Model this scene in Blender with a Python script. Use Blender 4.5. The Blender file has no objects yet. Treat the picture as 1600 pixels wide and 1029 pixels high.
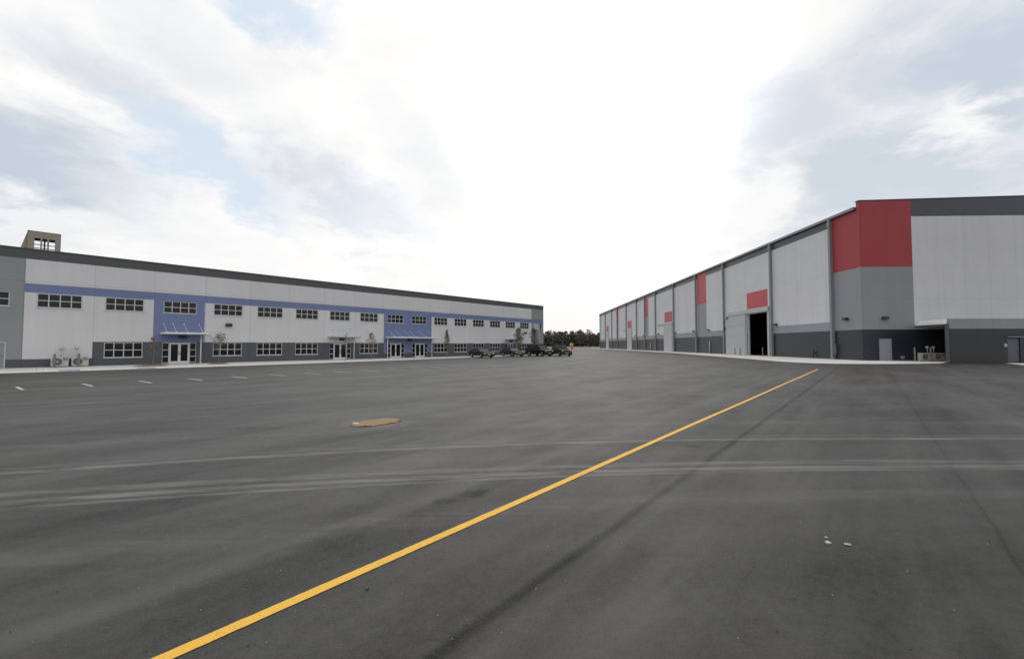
import bpy, bmesh, math, random
from mathutils import Vector, Matrix
R = math.radians
random.seed(7)
scn = bpy.context.scene
COL = scn.collection

# ------------------------------------------------------------------ camera
EYE = 1.75
cam = bpy.data.cameras.new("camera"); co = bpy.data.objects.new("camera", cam); COL.objects.link(co)
co.location = (0, 0, EYE); co.rotation_euler = (R(90) + math.atan(24/660), 0, 0)
cam.sensor_width = 36; cam.lens = 36*660/1600; cam.clip_start = .05; cam.clip_end = 20000
scn.camera = co
scn.view_settings.view_transform = 'Standard'; scn.view_settings.look = 'None'
scn.view_settings.exposure = 0; scn.view_settings.gamma = 1

# ------------------------------------------------------------------ node helpers
class NT:
    def __init__(s, nt): s.nt = nt
    def n(s, t, **k):
        x = s.nt.nodes.new(t)
        for a, b in k.items(): setattr(x, a, b)
        return x
    def set(s, sock, v):
        if isinstance(v, bpy.types.NodeSocket): s.nt.links.new(v, sock)
        elif v is not None:
            if isinstance(v, (tuple, list)) and len(v) == 3 and sock.type == 'RGBA': v = (*v, 1)
            sock.default_value = v
    def m(s, op, a, b=None, c=None, clamp=False):
        x = s.n('ShaderNodeMath', operation=op, use_clamp=clamp)
        s.set(x.inputs[0], a)
        if b is not None: s.set(x.inputs[1], b)
        if c is not None: s.set(x.inputs[2], c)
        return x.outputs[0]
    def mix(s, f, a, b, mode='MIX'):
        x = s.n('ShaderNodeMix', data_type='RGBA', blend_type=mode)
        s.set(x.inputs[0], f); s.set(x.inputs[6], a); s.set(x.inputs[7], b)
        return x.outputs[2]
    def noise(s, vec, scale, detail=4, rough=.5, dist=0):
        x = s.n('ShaderNodeTexNoise'); s.set(x.inputs['Vector'], vec)
        x.inputs['Scale'].default_value = scale; x.inputs['Detail'].default_value = detail
        x.inputs['Roughness'].default_value = rough; x.inputs['Distortion'].default_value = dist
        return x.outputs['Fac']
    def ramp(s, v, a, b, lo=0., hi=1.):
        x = s.n('ShaderNodeMapRange'); x.interpolation_type = 'SMOOTHSTEP'
        s.set(x.inputs[0], v); s.set(x.inputs[1], a); s.set(x.inputs[2], b)
        s.set(x.inputs[3], lo); s.set(x.inputs[4], hi)
        return x.outputs[0]
    def sep(s, v):
        x = s.n('ShaderNodeSeparateXYZ'); s.set(x.inputs[0], v); return x.outputs
    def comb(s, a, b, c):
        x = s.n('ShaderNodeCombineXYZ'); s.set(x.inputs[0], a); s.set(x.inputs[1], b); s.set(x.inputs[2], c)
        return x.outputs[0]
    def mapping(s, v, loc=(0,0,0), rot=(0,0,0), sc=(1,1,1)):
        x = s.n('ShaderNodeMapping'); s.set(x.inputs[0], v)
        x.inputs[1].default_value = loc; x.inputs[2].default_value = rot; x.inputs[3].default_value = sc
        return x.outputs[0]

# ------------------------------------------------------------------ world: Nishita sky behind broken bright cloud
SUN_AZ, SUN_EL = R(-12), R(50)      # azimuth from +Y towards +X
w = bpy.data.worlds.new("World"); scn.world = w; w.use_nodes = True
w.node_tree.nodes.clear(); W = NT(w.node_tree)
sky = W.n('ShaderNodeTexSky', sky_type='NISHITA', sun_disc=False, sun_elevation=SUN_EL, sun_rotation=SUN_AZ,
          altitude=50, air_density=1.0, dust_density=1.5, ozone_density=1.0)
g = W.n('ShaderNodeTexCoord').outputs['Generated']
sx, sy, sz = W.sep(g)
az = W.m('MULTIPLY', W.m('ARCTAN2', sx, sy), 180/math.pi)
el = W.m('MULTIPLY', W.m('ARCSINE', sz), 180/math.pi)
den = W.m('ADD', W.m('MAXIMUM', sz, 0.0), .22)
cp = W.comb(W.m('DIVIDE', sx, den), W.m('DIVIDE', sy, den), 0.0)
n1 = W.noise(cp, 1.1, 7, .52, .25)
n2 = W.noise(W.mapping(cp, loc=(5, 2, 1)), 2.6, 8, .58, .3)
n3 = W.noise(W.mapping(cp, loc=(-3, 8, 4)), 5.2, 8, .62, .3)
azd = W.m('ADD', az, W.m('MULTIPLY', W.m('SUBTRACT', n2, .5), 26.))
eld = W.m('ADD', el, W.m('ADD', W.m('MULTIPLY', W.m('SUBTRACT', n1, .5), 12.), W.m('MULTIPLY', W.m('SUBTRACT', n3, .5), 11.)))
def blob(a0, e0, sa, se, tilt=0, edge=.55):
    edge = min(.95, edge*1.35)
    x = W.m('SUBTRACT', azd, a0); y = W.m('SUBTRACT', eld, e0)
    c, s_ = math.cos(R(tilt)), math.sin(R(tilt))
    xr = W.m('ADD', W.m('MULTIPLY', x, c/sa), W.m('MULTIPLY', y, s_/sa))
    yr = W.m('ADD', W.m('MULTIPLY', x, -s_/se), W.m('MULTIPLY', y, c/se))
    d = W.m('SQRT', W.m('ADD', W.m('MULTIPLY', xr, xr), W.m('MULTIPLY', yr, yr)))
    return W.ramp(d, 1+edge, 1-edge)
def union(l):
    r = l[0]
    for b in l[1:]: r = W.m('MAXIMUM', r, b)
    return r
def scaled(b, k): return W.m('MULTIPLY', b, k)
grey = union([scaled(blob(-50, 16.5, 9, 3.6, -8, .6), 1.), scaled(blob(-42, 23.5, 8, 2.5, -28, .8), .55), scaled(blob(-25, 19.8, 7.5, 2.6, -30, .7), .6),
              scaled(blob(34.5, 22, 9.5, 6, 0, .5), .72), scaled(blob(42, 16, 12, 4.5, -4, .5), .85), scaled(blob(46, 25, 7, 4, 0, .6), .75), scaled(blob(52, 24, 9, 8, 0, .5), .95), scaled(blob(44, 13, 13, 2.6, -6, .6), .8),
              scaled(blob(-40, 30, 9, 3, -20, .9), .28), scaled(blob(-12, 24, 8, 3, -30, .9), .22), scaled(blob(-50, 11, 14, 2.5, 0, .9), .3)])
white = union([blob(47.6, 19.2, 1.9, 2.2, 0, .7), scaled(blob(31.5, 15.6, 4, 2.3, 20, .7), .8)])
grey = W.m('MULTIPLY', grey, W.m('SUBTRACT', 1., W.m('MULTIPLY', white, .85)))
blue = union([scaled(blob(-34.5, 18.2, 8, 3.2, -22, .4), .9), scaled(blob(-31, 34.5, 7, 2.4, -8, .4), 1.), scaled(blob(3, 36, 6, 3.5, 0, .8), .9),
              scaled(blob(-18, 17, 6, 3, -15, .7), .4), scaled(blob(54, 34, 7, 3.5, 0, .5), .6)])
# broken cloud everywhere outside the masks too
gen = W.m('MULTIPLY', W.ramp(n1, .50, .72), W.ramp(W.m('ABSOLUTE', az), 60., 85.))
grey = W.m('MAXIMUM', grey, W.m('MULTIPLY', gen, .6))
soft = W.m('MULTIPLY', W.ramp(n2, .46, .70), W.ramp(W.m('ABSOLUTE', W.m('SUBTRACT', az, 12.)), 10., 42.))
cw = W.mix(W.m('MULTIPLY', soft, .5), (10.2, 10.1, 10.0), (7.5, 7.65, 7.9))
cw = W.mix(W.ramp(W.m('ADD', el, W.m('MULTIPLY', az, .12)), 9., -4.), cw, (9.3, 9.2, 9.15))
c1 = W.mix(grey, cw, (5.7, 6.4, 7.25))
bl = W.mix(.85, sky.outputs[0], (7.0, 8.1, 9.1))
c2 = W.mix(blue, c1, bl)
# thin cloud lit from behind, brightest round the hidden sun
dotn = W.n('ShaderNodeVectorMath', operation='DOT_PRODUCT'); W.set(dotn.inputs[0], g)
a_, e_ = R(12), R(30)
dotn.inputs[1].default_value = (math.sin(a_)*math.cos(e_), math.cos(a_)*math.cos(e_), math.sin(e_))
glow = W.m('MULTIPLY', W.ramp(dotn.outputs['Value'], .93, 1.0, 1., 1.5), W.ramp(sy, .35, -.25, 1., .86))
c3 = W.n('ShaderNodeVectorMath', operation='SCALE'); W.set(c3.inputs[0], c2); W.set(c3.inputs['Scale'], glow)
gnd = W.mix(W.ramp(sz, -.02, 0.), (1.5, 1.45, 1.4), c3.outputs[0])
bg = W.n('ShaderNodeBackground'); W.set(bg.inputs[0], gnd); bg.inputs[1].default_value = .1
W.nt.links.new(bg.outputs[0], W.n('ShaderNodeOutputWorld').inputs[0])

sun = bpy.data.lights.new("sun", 'SUN'); sun.energy = .55; sun.angle = R(16); sun.color = (1, .97, .92)
so = bpy.data.objects.new("sun", sun); COL.objects.link(so)
sd = Vector((math.sin(SUN_AZ)*math.cos(SUN_EL), math.cos(SUN_AZ)*math.cos(SUN_EL), math.sin(SUN_EL)))
so.rotation_euler = sd.to_track_quat('Z', 'Y').to_euler(); so.location = sd*300

# ------------------------------------------------------------------ materials
MATS = {}
def principled(name):
    m = bpy.data.materials.new(name); m.use_nodes = True; m.node_tree.nodes.clear()
    T = NT(m.node_tree); b = T.n('ShaderNodeBsdfPrincipled')
    T.nt.links.new(b.outputs[0], T.n('ShaderNodeOutputMaterial').inputs[0]); MATS[name] = m
    return m, T, b
def simple(name, col, rough=.6, metal=0, var=.12, scale=3., bump=0, spec=.5, stretch=(1,1,1)):
    m, T, b = principled(name)
    v = T.mapping(T.n('ShaderNodeTexCoord').outputs['Object'], sc=stretch)
    n = T.noise(v, scale, 5, .6)
    T.set(b.inputs['Base Color'], T.mix(n, tuple(c*(1-var) for c in col), tuple(min(1, c*(1+var)) for c in col)))
    b.inputs['Roughness'].default_value = rough; b.inputs['Metallic'].default_value = metal
    b.inputs['Specular IOR Level'].default_value = spec
    if bump:
        bp = T.n('ShaderNodeBump'); bp.inputs['Strength'].default_value = bump; bp.inputs['Distance'].default_value = .02
        T.set(bp.inputs['Height'], n); T.nt.links.new(bp.outputs[0], b.inputs['Normal'])
    return m
def panel(name, col, axis, period, phase, hs=(), rough=.55, rib=0., spec=.35, jam=.28):
    """painted wall panel: vertical joints every `period`, horizontal joints at hs, faint weather streaks"""
    m, T, b = principled(name)
    oc = T.n('ShaderNodeTexCoord').outputs['Object']; s = T.sep(oc)
    if axis == 'XY': u = T.m('ADD', s[0], s[1])
    else: u = s[0]
    n = T.noise(oc, .35, 4, .5); st = T.noise(T.comb(T.m('MULTIPLY', u, 2.2), 0., T.m('MULTIPLY', s[2], .14)), 1., 5, .6)
    fine = T.noise(oc, 9., 4, .6)
    k = T.m('ADD', T.m('MULTIPLY', T.m('SUBTRACT', n, .5), .20), T.m('ADD', T.m('MULTIPLY', T.m('SUBTRACT', st, .5), .16), T.m('MULTIPLY', T.m('SUBTRACT', fine, .5), .07)))
    # each panel has its own slight shade
    cell = T.m('FLOOR', T.m('DIVIDE', T.m('SUBTRACT', u, phase), period))
    wn = T.n('ShaderNodeTexWhiteNoise', noise_dimensions='1D'); T.set(wn.inputs['W'], cell)
    k = T.m('ADD', k, T.m('MULTIPLY', T.m('SUBTRACT', wn.outputs['Value'], .5), .05))
    fr = T.m('ABSOLUTE', T.m('SUBTRACT', T.m('MODULO', T.m('ADD', T.m('DIVIDE', T.m('SUBTRACT', u, phase), period), 200.5), 1.), .5))
    j = T.ramp(fr, .035/period, .012/period)
    for h in hs:
        j = T.m('MAXIMUM', j, T.ramp(T.m('ABSOLUTE', T.m('SUBTRACT', s[2], h)), .035, .012))
    c = T.mix(T.m('ADD', .5, k, clamp=True), tuple(x*.6 for x in col), tuple(min(1, x*1.4) for x in col))
    c = T.mix(T.m('MULTIPLY', j, jam), c, tuple(x*.3 for x in col))
    T.set(b.inputs['Base Color'], c)
    b.inputs['Roughness'].default_value = rough; b.inputs['Specular IOR Level'].default_value = spec
    bp = T.n('ShaderNodeBump'); bp.inputs['Strength'].default_value = .25; bp.inputs['Distance'].default_value = .02
    hgt = T.m('SUBTRACT', T.m('MULTIPLY', fine, .3), j)
    if rib:
        hgt = T.m('ADD', hgt, T.m('MULTIPLY', T.m('SINE', T.m('MULTIPLY', u, 2*math.pi/rib)), .35))
    T.set(bp.inputs['Height'], hgt); T.nt.links.new(bp.outputs[0], b.inputs['Normal'])
    return m
BAY = 3.776
def lp(n, c, **k): return panel('office '+n, c, 'X', BAY, .99, (6.55,), **k)
LP = dict(white=lp('white panel', (.635, .64, .66)), grey=lp('grey panel', (.27, .285, .30)), blue=lp('blue band', (.166, .212, .38)),
          dark=lp('dark wainscot', (.085, .095, .11)), cap=simple('dark coping metal', (.075, .082, .085), .5, var=.06))
def rp(n, c, **k): return panel('warehouse '+n, c, 'XY', 2.75, .0, (6.77, 10.39), jam=.16, **k)
RP = dict(white=rp('white panel', (.58, .587, .61)), grey=rp('grey panel', (.255, .27, .285)), red=rp('red panel', (.345, .047, .058)),
          dark=rp('dark wainscot', (.022, .027, .034), rough=.38, spec=.47), band=rp('dark band', (.045, .052, .066), rough=.4, spec=.5), mid=rp('mid grey band', (.27, .285, .31)))
M_red2 = simple('red metal sheet', (.46, .065, .085), .5, var=.1)
M_frame = simple('window frame paint', (.55, .56, .57), .45, var=.05)
M_white = simple('white painted metal', (.74, .75, .76), .4, var=.06)
M_door = simple('grey steel door', (.26, .275, .30), .5, var=.06)
M_pil = simple('weathered grey post paint', (.22, .23, .24), .5, var=.12, stretch=(1,1,.2))
M_post = simple('dark grey post paint', (.085, .09, .097), .5, var=.12)
M_ddoor = simple('dark grey steel door', (.10, .107, .125), .5, var=.06)
M_slide = simple('pale sliding door steel', (.42, .44, .46), .5, var=.07, stretch=(2,2,.2))
M_dkm = simple('dark metal', (.03, .032, .035), .5)
M_roof = simple('roof membrane', (.32, .32, .31), .8)
M_slab = simple('interior concrete', (.2, .195, .19), .8)
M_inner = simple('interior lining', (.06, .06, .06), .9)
M_ac = simple('beige appliance metal', (.50, .49, .465), .5, var=.06)
M_fan = simple('dark grille', (.16, .155, .15), .6)
M_tan = simple('tan duct board', (.33, .295, .24), .8, var=.2, scale=6)
M_bol = simple('bollard grey paint', (.17, .17, .17), .5)
M_rust = simple('orange filter fabric', (.30, .20, .115), .95, var=.35, scale=18, bump=.8)
M_iron = simple('rusty cast iron', (.11, .07, .05), .7, .3, var=.4, scale=14, bump=.4)
M_lit = simple('pale paper scrap', (.5, .49, .47), .8)
M_org = simple('orange plastic', (.75, .30, .07), .45)
M_tyre = simple('tyre rubber', (.02, .02, .02), .85)
M_rim = simple('alloy rim', (.45, .45, .46), .35, .8)
M_lens = simple('clear lamp lens', (.6, .6, .6), .15)
M_redl = simple('red lamp lens', (.3, .02, .02), .2)
def paint(name, c):
    m, T, b = principled(name); b.inputs['Base Color'].default_value = (*c, 1)
    b.inputs['Roughness'].default_value = .28; b.inputs['Coat Weight'].default_value = .3; b.inputs['Specular IOR Level'].default_value = .35; b.inputs['Coat Roughness'].default_value = .06
    oc = T.n('ShaderNodeTexCoord').outputs['Object']
    T.set(b.inputs['Roughness'], T.ramp(T.noise(oc, 3, 5), .3, .7, .22, .42))
    return m
def glass(name, c=(.012, .013, .015), rough=.06):
    m, T, b = principled(name)
    oi = T.n('ShaderNodeObjectInfo').outputs['Random']
    oc = T.n('ShaderNodeTexCoord').outputs['Object']
    n = T.noise(T.comb(T.m('MULTIPLY', oi, 40.), T.sep(oc)[0], T.sep(oc)[2]), 1.3, 3)
    T.set(b.inputs['Base Color'], T.mix(n, tuple(x*.5 for x in c), tuple(x*1.8 for x in c)))
    b.inputs['Roughness'].default_value = rough; b.inputs['Specular IOR Level'].default_value = .3
    return m
M_glass = glass('dark window glass'); M_carg = glass('tinted car glass', (.012, .013, .015), .06)
# paler bluish glazing, a reflection put into its base colour
M_reflect_pane = glass('pane with painted reflection', (.16, .17, .185), .1)
def leafmat(name, a, b_):
    m, T, b = principled(name)
    geo = T.n('ShaderNodeNewGeometry').outputs['Random Per Island']
    T.set(b.inputs['Base Color'], T.mix(geo, a, b_)); b.inputs['Roughness'].default_value = .75
    b.inputs['Specular IOR Level'].default_value = .2
    b.inputs['Transmission Weight'].default_value = 0
    return m
M_leafg = leafmat('olive young leaves', (.10, .10, .06), (.22, .20, .13))
M_leafb = leafmat('bronze young leaves', (.10, .085, .065), (.22, .185, .14))
M_leafc = leafmat('grey-brown young leaves', (.13, .115, .085), (.27, .235, .18))
M_bark = simple('grey bark', (.20, .18, .155), .9, var=.3, scale=12)
M_wood = leafmat('dark wood foliage', (.05, .052, .038), (.13, .12, .095))
M_mulch = simple('brown mulch', (.23, .12, .07), .95, var=.5, scale=14, bump=1)

# ---- ground materials
PD = R(40.3)                       # paving lanes run this far east of +Y
m_asph, T, b = principled('asphalt')
oc = T.n('ShaderNodeTexCoord').outputs['Object']; s = T.sep(oc); X, Y = s[0], s[1]
sp = T.m('SUBTRACT', T.m('MULTIPLY', X, math.cos(PD)), T.m('MULTIPLY', Y, math.sin(PD)))   # across the lanes
tp = T.m('ADD', T.m('MULTIPLY', X, math.sin(PD)), T.m('MULTIPLY', Y, math.cos(PD)))        # along the lanes
wob = T.m('MULTIPLY', T.m('SUBTRACT', T.noise(oc, .9, 4), .5), .10)
spw = T.m('ADD', sp, wob)
big = T.noise(oc, .11, 5, .55, .6); mid = T.noise(oc, .55, 6, .6, .3)
streak = T.noise(T.comb(T.m('MULTIPLY', sp, .9), T.m('MULTIPLY', tp, .09), 0.), 1., 5, .55)
streak2 = T.noise(T.comb(T.m('MULTIPLY', sp, 3.2), T.m('MULTIPLY', tp, .25), 3.), 1., 5, .6)
sweep = T.noise(T.comb(T.m('MULTIPLY', X, .12), T.m('MULTIPLY', T.m('ADD', Y, T.m('MULTIPLY', X, -.12)), 1.3), 7.), 1., 5, .6)
fine = T.noise(oc, 9, 6, .8); grit = T.noise(oc, 48, 4, .85)
patch = T.ramp(T.noise(T.comb(T.m('MULTIPLY', sp, .55), T.m('MULTIPLY', tp, .16), 11.), 1., 7, .68), .38, .66)
v = T.m('ADD', 1., T.m('ADD', T.m('MULTIPLY', T.m('SUBTRACT', big, .5), .6), T.m('MULTIPLY', T.m('SUBTRACT', patch, .5), .34)))
for nn, k in ((mid, .55), (streak, 1.0), (streak2, .6), (sweep, .8), (fine, .9), (grit, 1.5)):
    v = T.m('ADD', v, T.m('MULTIPLY', T.m('SUBTRACT', nn, .5), k))
# dusty wheel tracks sweeping across
def track(y0, k, wdt, amt, x0=6., seed=0.):
    amt *= 1.5; wdt *= 1.35
    d = T.m('MAXIMUM', T.m('SUBTRACT', x0, X), 0.)
    yc = T.m('SUBTRACT', y0, T.m('MULTIPLY', T.m('MULTIPLY', d, d), k))
    dd = T.m('ABSOLUTE', T.m('ADD', T.m('SUBTRACT', Y, yc), T.m('MULTIPLY', wob, .6)))
    f = T.ramp(dd, wdt, wdt*.25)
    br = T.ramp(T.noise(T.comb(T.m('MULTIPLY', X, .55), T.m('MULTIPLY', Y, 7.), seed), 1., 6, .65), .32, .68, .08, 1.)
    return T.m('MULTIPLY', T.m('MULTIPLY', f, br), amt)
tr = track(7.96, .0128, .10, .62, seed=1.)
for a in ((6.17, .0105, .09, .62, 2.), (6.42, .0098, .11, .42, 3.), (8.22, .0128, .08, .22, 4.), (6.02, .0110, .05, .5, 5.), (5.1, .016, .22, .16, 6.), (9.6, .011, .2, .14, 8.)):
    tr = T.m('MAXIMUM', tr, track(a[0], a[1], a[2], a[3], seed=a[4]))
v = T.m('ADD', v, T.m('MULTIPLY', tr, .35))
# broad dusty bands along the lanes, left of the yellow line
for s0, wd, am in ((-3.9, .34, .42), (-5.6, .4, .22), (-1.25, .3, .16), (-8.4, .5, .25), (-1.72, .12, .18), (.3, .3, .14)):
    v = T.m('ADD', v, T.m('MULTIPLY', T.ramp(T.m('ABSOLUTE', T.m('SUBTRACT', spw, s0)), wd, 0.), T.m('MULTIPLY', T.ramp(streak2, .3, .7, .3, 1.), am)))
# dark paving joints
def seam(s0, wd, am, t0=None, t1=None):
    f = T.m('MULTIPLY', T.ramp(T.m('ABSOLUTE', T.m('SUBTRACT', spw, s0)), wd, wd*.1), T.m('MULTIPLY', T.ramp(fine, .25, .7, .6, 1.), am))
    return f
sm = seam(-1.92, .085, .52)
for a in ((.86, .03, .26), (2.77, .05, .24), (-7.1, .05, .25), (-11.6, .05, .25), (-16.2, .06, .25), (7.3, .06, .35)):
    sm = T.m('MAXIMUM', sm, seam(*a))
v = T.m('SUBTRACT', v, sm)
# oil spots and scuffs
def spot(x, y, r, am, asp=1.):
    dx = T.m('SUBTRACT', X, x); dy = T.m('MULTIPLY', T.m('SUBTRACT', Y, y), asp)
    d = T.m('SQRT', T.m('ADD', T.m('MULTIPLY', dx, dx), T.m('MULTIPLY', dy, dy)))
    d = T.m('ADD', d, T.m('MULTIPLY', T.m('SUBTRACT', T.noise(oc, 4.5, 4, .7), .5), r*1.6))
    return T.m('MULTIPLY', T.ramp(d, r, r*.3), am)
for a in ((-.45, 5.06, .26, .38, 1.5), (-.75, 4.8, .16, .28, 1.4), (3.1, 7.4, .3, .5, 3.), (.6, 7.9, .3, .2, 3.), (-1.6, 3.9, .35, .16, 1.), (-5.4, 8.9, .9, .2, 2.5), (-1.2, 10.9, .9, .15, 3.)):
    v = T.m('SUBTRACT', v, spot(*a))
# pale grit specks
vor = T.n('ShaderNodeTexVoronoi'); vor.inputs['Scale'].default_value = 5.; T.set(vor.inputs['Vector'], oc)
speck = T.m('MULTIPLY', T.ramp(vor.outputs['Distance'], .035, .015), T.ramp(T.sep(vor.outputs['Color'])[0], .72, .75))
vor2 = T.n('ShaderNodeTexVoronoi'); vor2.inputs['Scale'].default_value = 8.; T.set(vor2.inputs['Vector'], T.mapping(oc, loc=(3, 3, 0)))
dspeck = T.m('MULTIPLY', T.ramp(vor2.outputs['Distance'], .09, .03), T.ramp(T.sep(vor2.outputs['Color'])[1], .60, .66))
v = T.m('MULTIPLY', T.m('MAXIMUM', v, .25), T.m('SUBTRACT', 1., T.m('MULTIPLY', dspeck, .35)))
vc = T.n('ShaderNodeVectorMath', operation='SCALE'); T.set(vc.inputs[0], (.0235, .0226, .0200)); T.set(vc.inputs['Scale'], v)
base = T.mix(T.m('MULTIPLY', T.ramp(mid, .45, .75), .35), vc.outputs[0], T.mix(1., vc.outputs[0], (1.06, .98, .95), 'MULTIPLY'))
base = T.mix(T.m('MULTIPLY', tr, .6, clamp=True), base, (.20, .195, .185))
base = T.mix(spot(-3.05, 9.55, 1.0, .45, 1.3), base, (.17, .115, .075))
T.set(b.inputs['Base Color'], T.mix(speck, base, (.3, .3, .29)))
T.set(b.inputs['Roughness'], T.ramp(mid, .3, .7, .50, .60)); T.set(b.inputs['Specular IOR Level'], T.m('MULTIPLY', T.m('MINIMUM', v, 1.5), .5))
bp = T.n('ShaderNodeBump'); bp.inputs['Strength'].default_value = .5; bp.inputs['Distance'].default_value = .012
T.set(bp.inputs['Height'], T.m('ADD', grit, T.m('MULTIPLY', fine, .6))); T.nt.links.new(bp.outputs[0], b.inputs['Normal'])

def concrete(name, col, rot, joint):
    m, T, b = principled(name)
    oc = T.n('ShaderNodeTexCoord').outputs['Object']; r = T.mapping(oc, rot=(0, 0, rot)); s = T.sep(r)
    n = T.noise(oc, .5, 6, .6); f = T.noise(oc, 14, 5, .7)
    k = T.m('ADD', .5, T.m('ADD', T.m('MULTIPLY', T.m('SUBTRACT', n, .5), .5), T.m('MULTIPLY', T.m('SUBTRACT', f, .5), .2)), clamp=True)
    c = T.mix(k, tuple(x*.78 for x in col), tuple(x*1.2 for x in col))
    j = None
    for q in (s[0], s[1]):
        fr = T.m('ABSOLUTE', T.m('SUBTRACT', T.m('MODULO', T.m('ADD', T.m('DIVIDE', q, joint), 500.5), 1.), .5))
        l = T.ramp(fr, .02/joint, .006/joint); j = l if j is None else T.m('MAXIMUM', j, l)
    T.set(b.inputs['Base Color'], T.mix(T.m('MULTIPLY', j, .55), c, tuple(x*.35 for x in col)))
    b.inputs['Roughness'].default_value = .85
    bp = T.n('ShaderNodeBump'); bp.inputs['Strength'].default_value = .2; bp.inputs['Distance'].default_value = .01
    T.set(bp.inputs['Height'], f); T.nt.links.new(bp.outputs[0], b.inputs['Normal'])
    return m
M_conc = concrete('pale concrete left', (.64, .625, .59), R(-48.3), 1.9)
M_conc2 = concrete('pale concrete right', (.60, .59, .565), R(2), 3.)
def worn(name, col, wear=.5, under=(.06, .058, .056)):
    m, T, b = principled(name)
    oc = T.n('ShaderNodeTexCoord').outputs['Object']
    f = T.noise(oc, 45, 5, .75); n = T.noise(oc, 2.5, 5, .6)
    k = T.ramp(T.m('ADD', T.m('MULTIPLY', f, .6), T.m('MULTIPLY', n, .4)), .50, .66)
    c = T.mix(n, tuple(x*.88 for x in col), tuple(min(1, x*1.1) for x in col))
    T.set(b.inputs['Base Color'], T.mix(T.m('MULTIPLY', k, wear), c, under)); b.inputs['Roughness'].default_value = .7
    bp = T.n('ShaderNodeBump'); bp.inputs['Strength'].default_value = .3; bp.inputs['Distance'].default_value = .01
    T.set(bp.inputs['Height'], f); T.nt.links.new(bp.outputs[0], b.inputs['Normal'])
    return m
M_yel = worn('yellow road paint', (.82, .47, .052), .42)
M_wl = worn('white road paint', (.72, .72, .72), .4)
M_wl2 = worn('faded white road paint', (.48, .48, .47), .85)
M_bl = worn('blue road paint', (.10, .22, .62), .3)
m_gnd, T, b = principled('rough grass and dirt')
oc = T.n('ShaderNodeTexCoord').outputs['Object']
T.set(b.inputs['Base Color'], T.mix(T.ramp(T.noise(oc, .03, 8, .6), .4, .6), (.10, .11, .06), (.19, .165, .12))); b.inputs['Roughness'].default_value = .95

# ------------------------------------------------------------------ mesh helpers
def link(name, bm, mats, parent=None, loc=(0,0,0), rot=(0,0,0), smooth=False):
    me = bpy.data.meshes.new(name); bm.normal_update(); bm.to_mesh(me); bm.free()
    if not isinstance(mats, (list, tuple)): mats = [mats]
    for m in mats: me.materials.append(m)
    if smooth:
        for p in me.polygons: p.use_smooth = True
    o = bpy.data.objects.new(name, me); COL.objects.link(o); o.parent = parent; o.location = loc; o.rotation_euler = rot
    return o
def inst(o, parent, loc, rot=(0,0,0), name=None):
    c = o.copy(); COL.objects.link(c); c.parent = parent; c.location = loc; c.rotation_euler = rot
    return c
def tag(o, label, cat, group=None):
    o['label'] = label; o['category'] = cat
    if group: o['group'] = group
    return o
def empty(name, loc=(0,0,0), rz=0):
    o = bpy.data.objects.new(name, None); COL.objects.link(o); o.location = loc; o.rotation_euler = (0, 0, rz); o.empty_display_size = .3
    return o
def struct(o, kind='structure'): o['kind'] = kind; return o
def box(bm, x0, x1, y0, y1, z0, z1, mi=0, bev=0):
    vs = [bm.verts.new((x, y, z)) for z in (z0, z1) for y in (y0, y1) for x in (x0, x1)]
    fs = [(0,2,3,1), (4,5,7,6), (0,1,5,4), (2,6,7,3), (0,4,6,2), (1,3,7,5)]
    out = []
    for f in fs:
        q = bm.faces.new([vs[i] for i in f]); q.material_index = mi; out.append(q)
    if bev:
        es = list({e for f in out for e in f.edges})
        bmesh.ops.bevel(bm, geom=es, offset=bev, segments=2, affect='EDGES', profile=.6)
def quad(bm, pts, mi=0):
    f = bm.faces.new([bm.verts.new(p) for p in pts]); f.material_index = mi; return f
def prism(bm, pts, y0, y1, mi=0, ins=0, ax='Y'):
    """polygon pts (a, z) extruded along the cross axis"""
    n = len(pts)
    P = (lambda a, z, y: (a, y, z))
    A = [bm.verts.new(P(a, z, y0)) for a, z in pts]; B = [bm.verts.new(P(a, z, y1)) for a, z in pts]
    fs = [bm.faces.new(A[::-1]), bm.faces.new(B)]
    for i in range(n): fs.append(bm.faces.new((A[i], A[(i+1) % n], B[(i+1) % n], B[i])))
    for f in fs: f.material_index = mi
    return fs
def slab(bm, pts, z0, z1, mi=0):
    n = len(pts); A = [bm.verts.new((x, y, z0)) for x, y in pts]; B = [bm.verts.new((x, y, z1)) for x, y in pts]
    bm.faces.new(A[::-1]).material_index = mi; bm.faces.new(B).material_index = mi
    for i in range(n): bm.faces.new((A[i], A[(i+1) % n], B[(i+1) % n], B[i])).material_index = mi
def tube(bm, a, b_, r0, r1, n=8, mi=0, caps=True):
    a = Vector(a); b_ = Vector(b_); d = (b_-a).normalized()
    u = d.orthogonal().normalized(); v = d.cross(u)
    A = []; B = []
    for i in range(n):
        t = 2*math.pi*i/n; o = u*math.cos(t)+v*math.sin(t)
        A.append(bm.verts.new(a+o*r0)); B.append(bm.verts.new(b_+o*r1))
    for i in range(n): f = bm.faces.new((A[i], A[(i+1) % n], B[(i+1) % n], B[i])); f.material_index = mi; f.smooth = True
    if caps: bm.faces.new(A[::-1]).material_index = mi; bm.faces.new(B).material_index = mi
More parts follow.
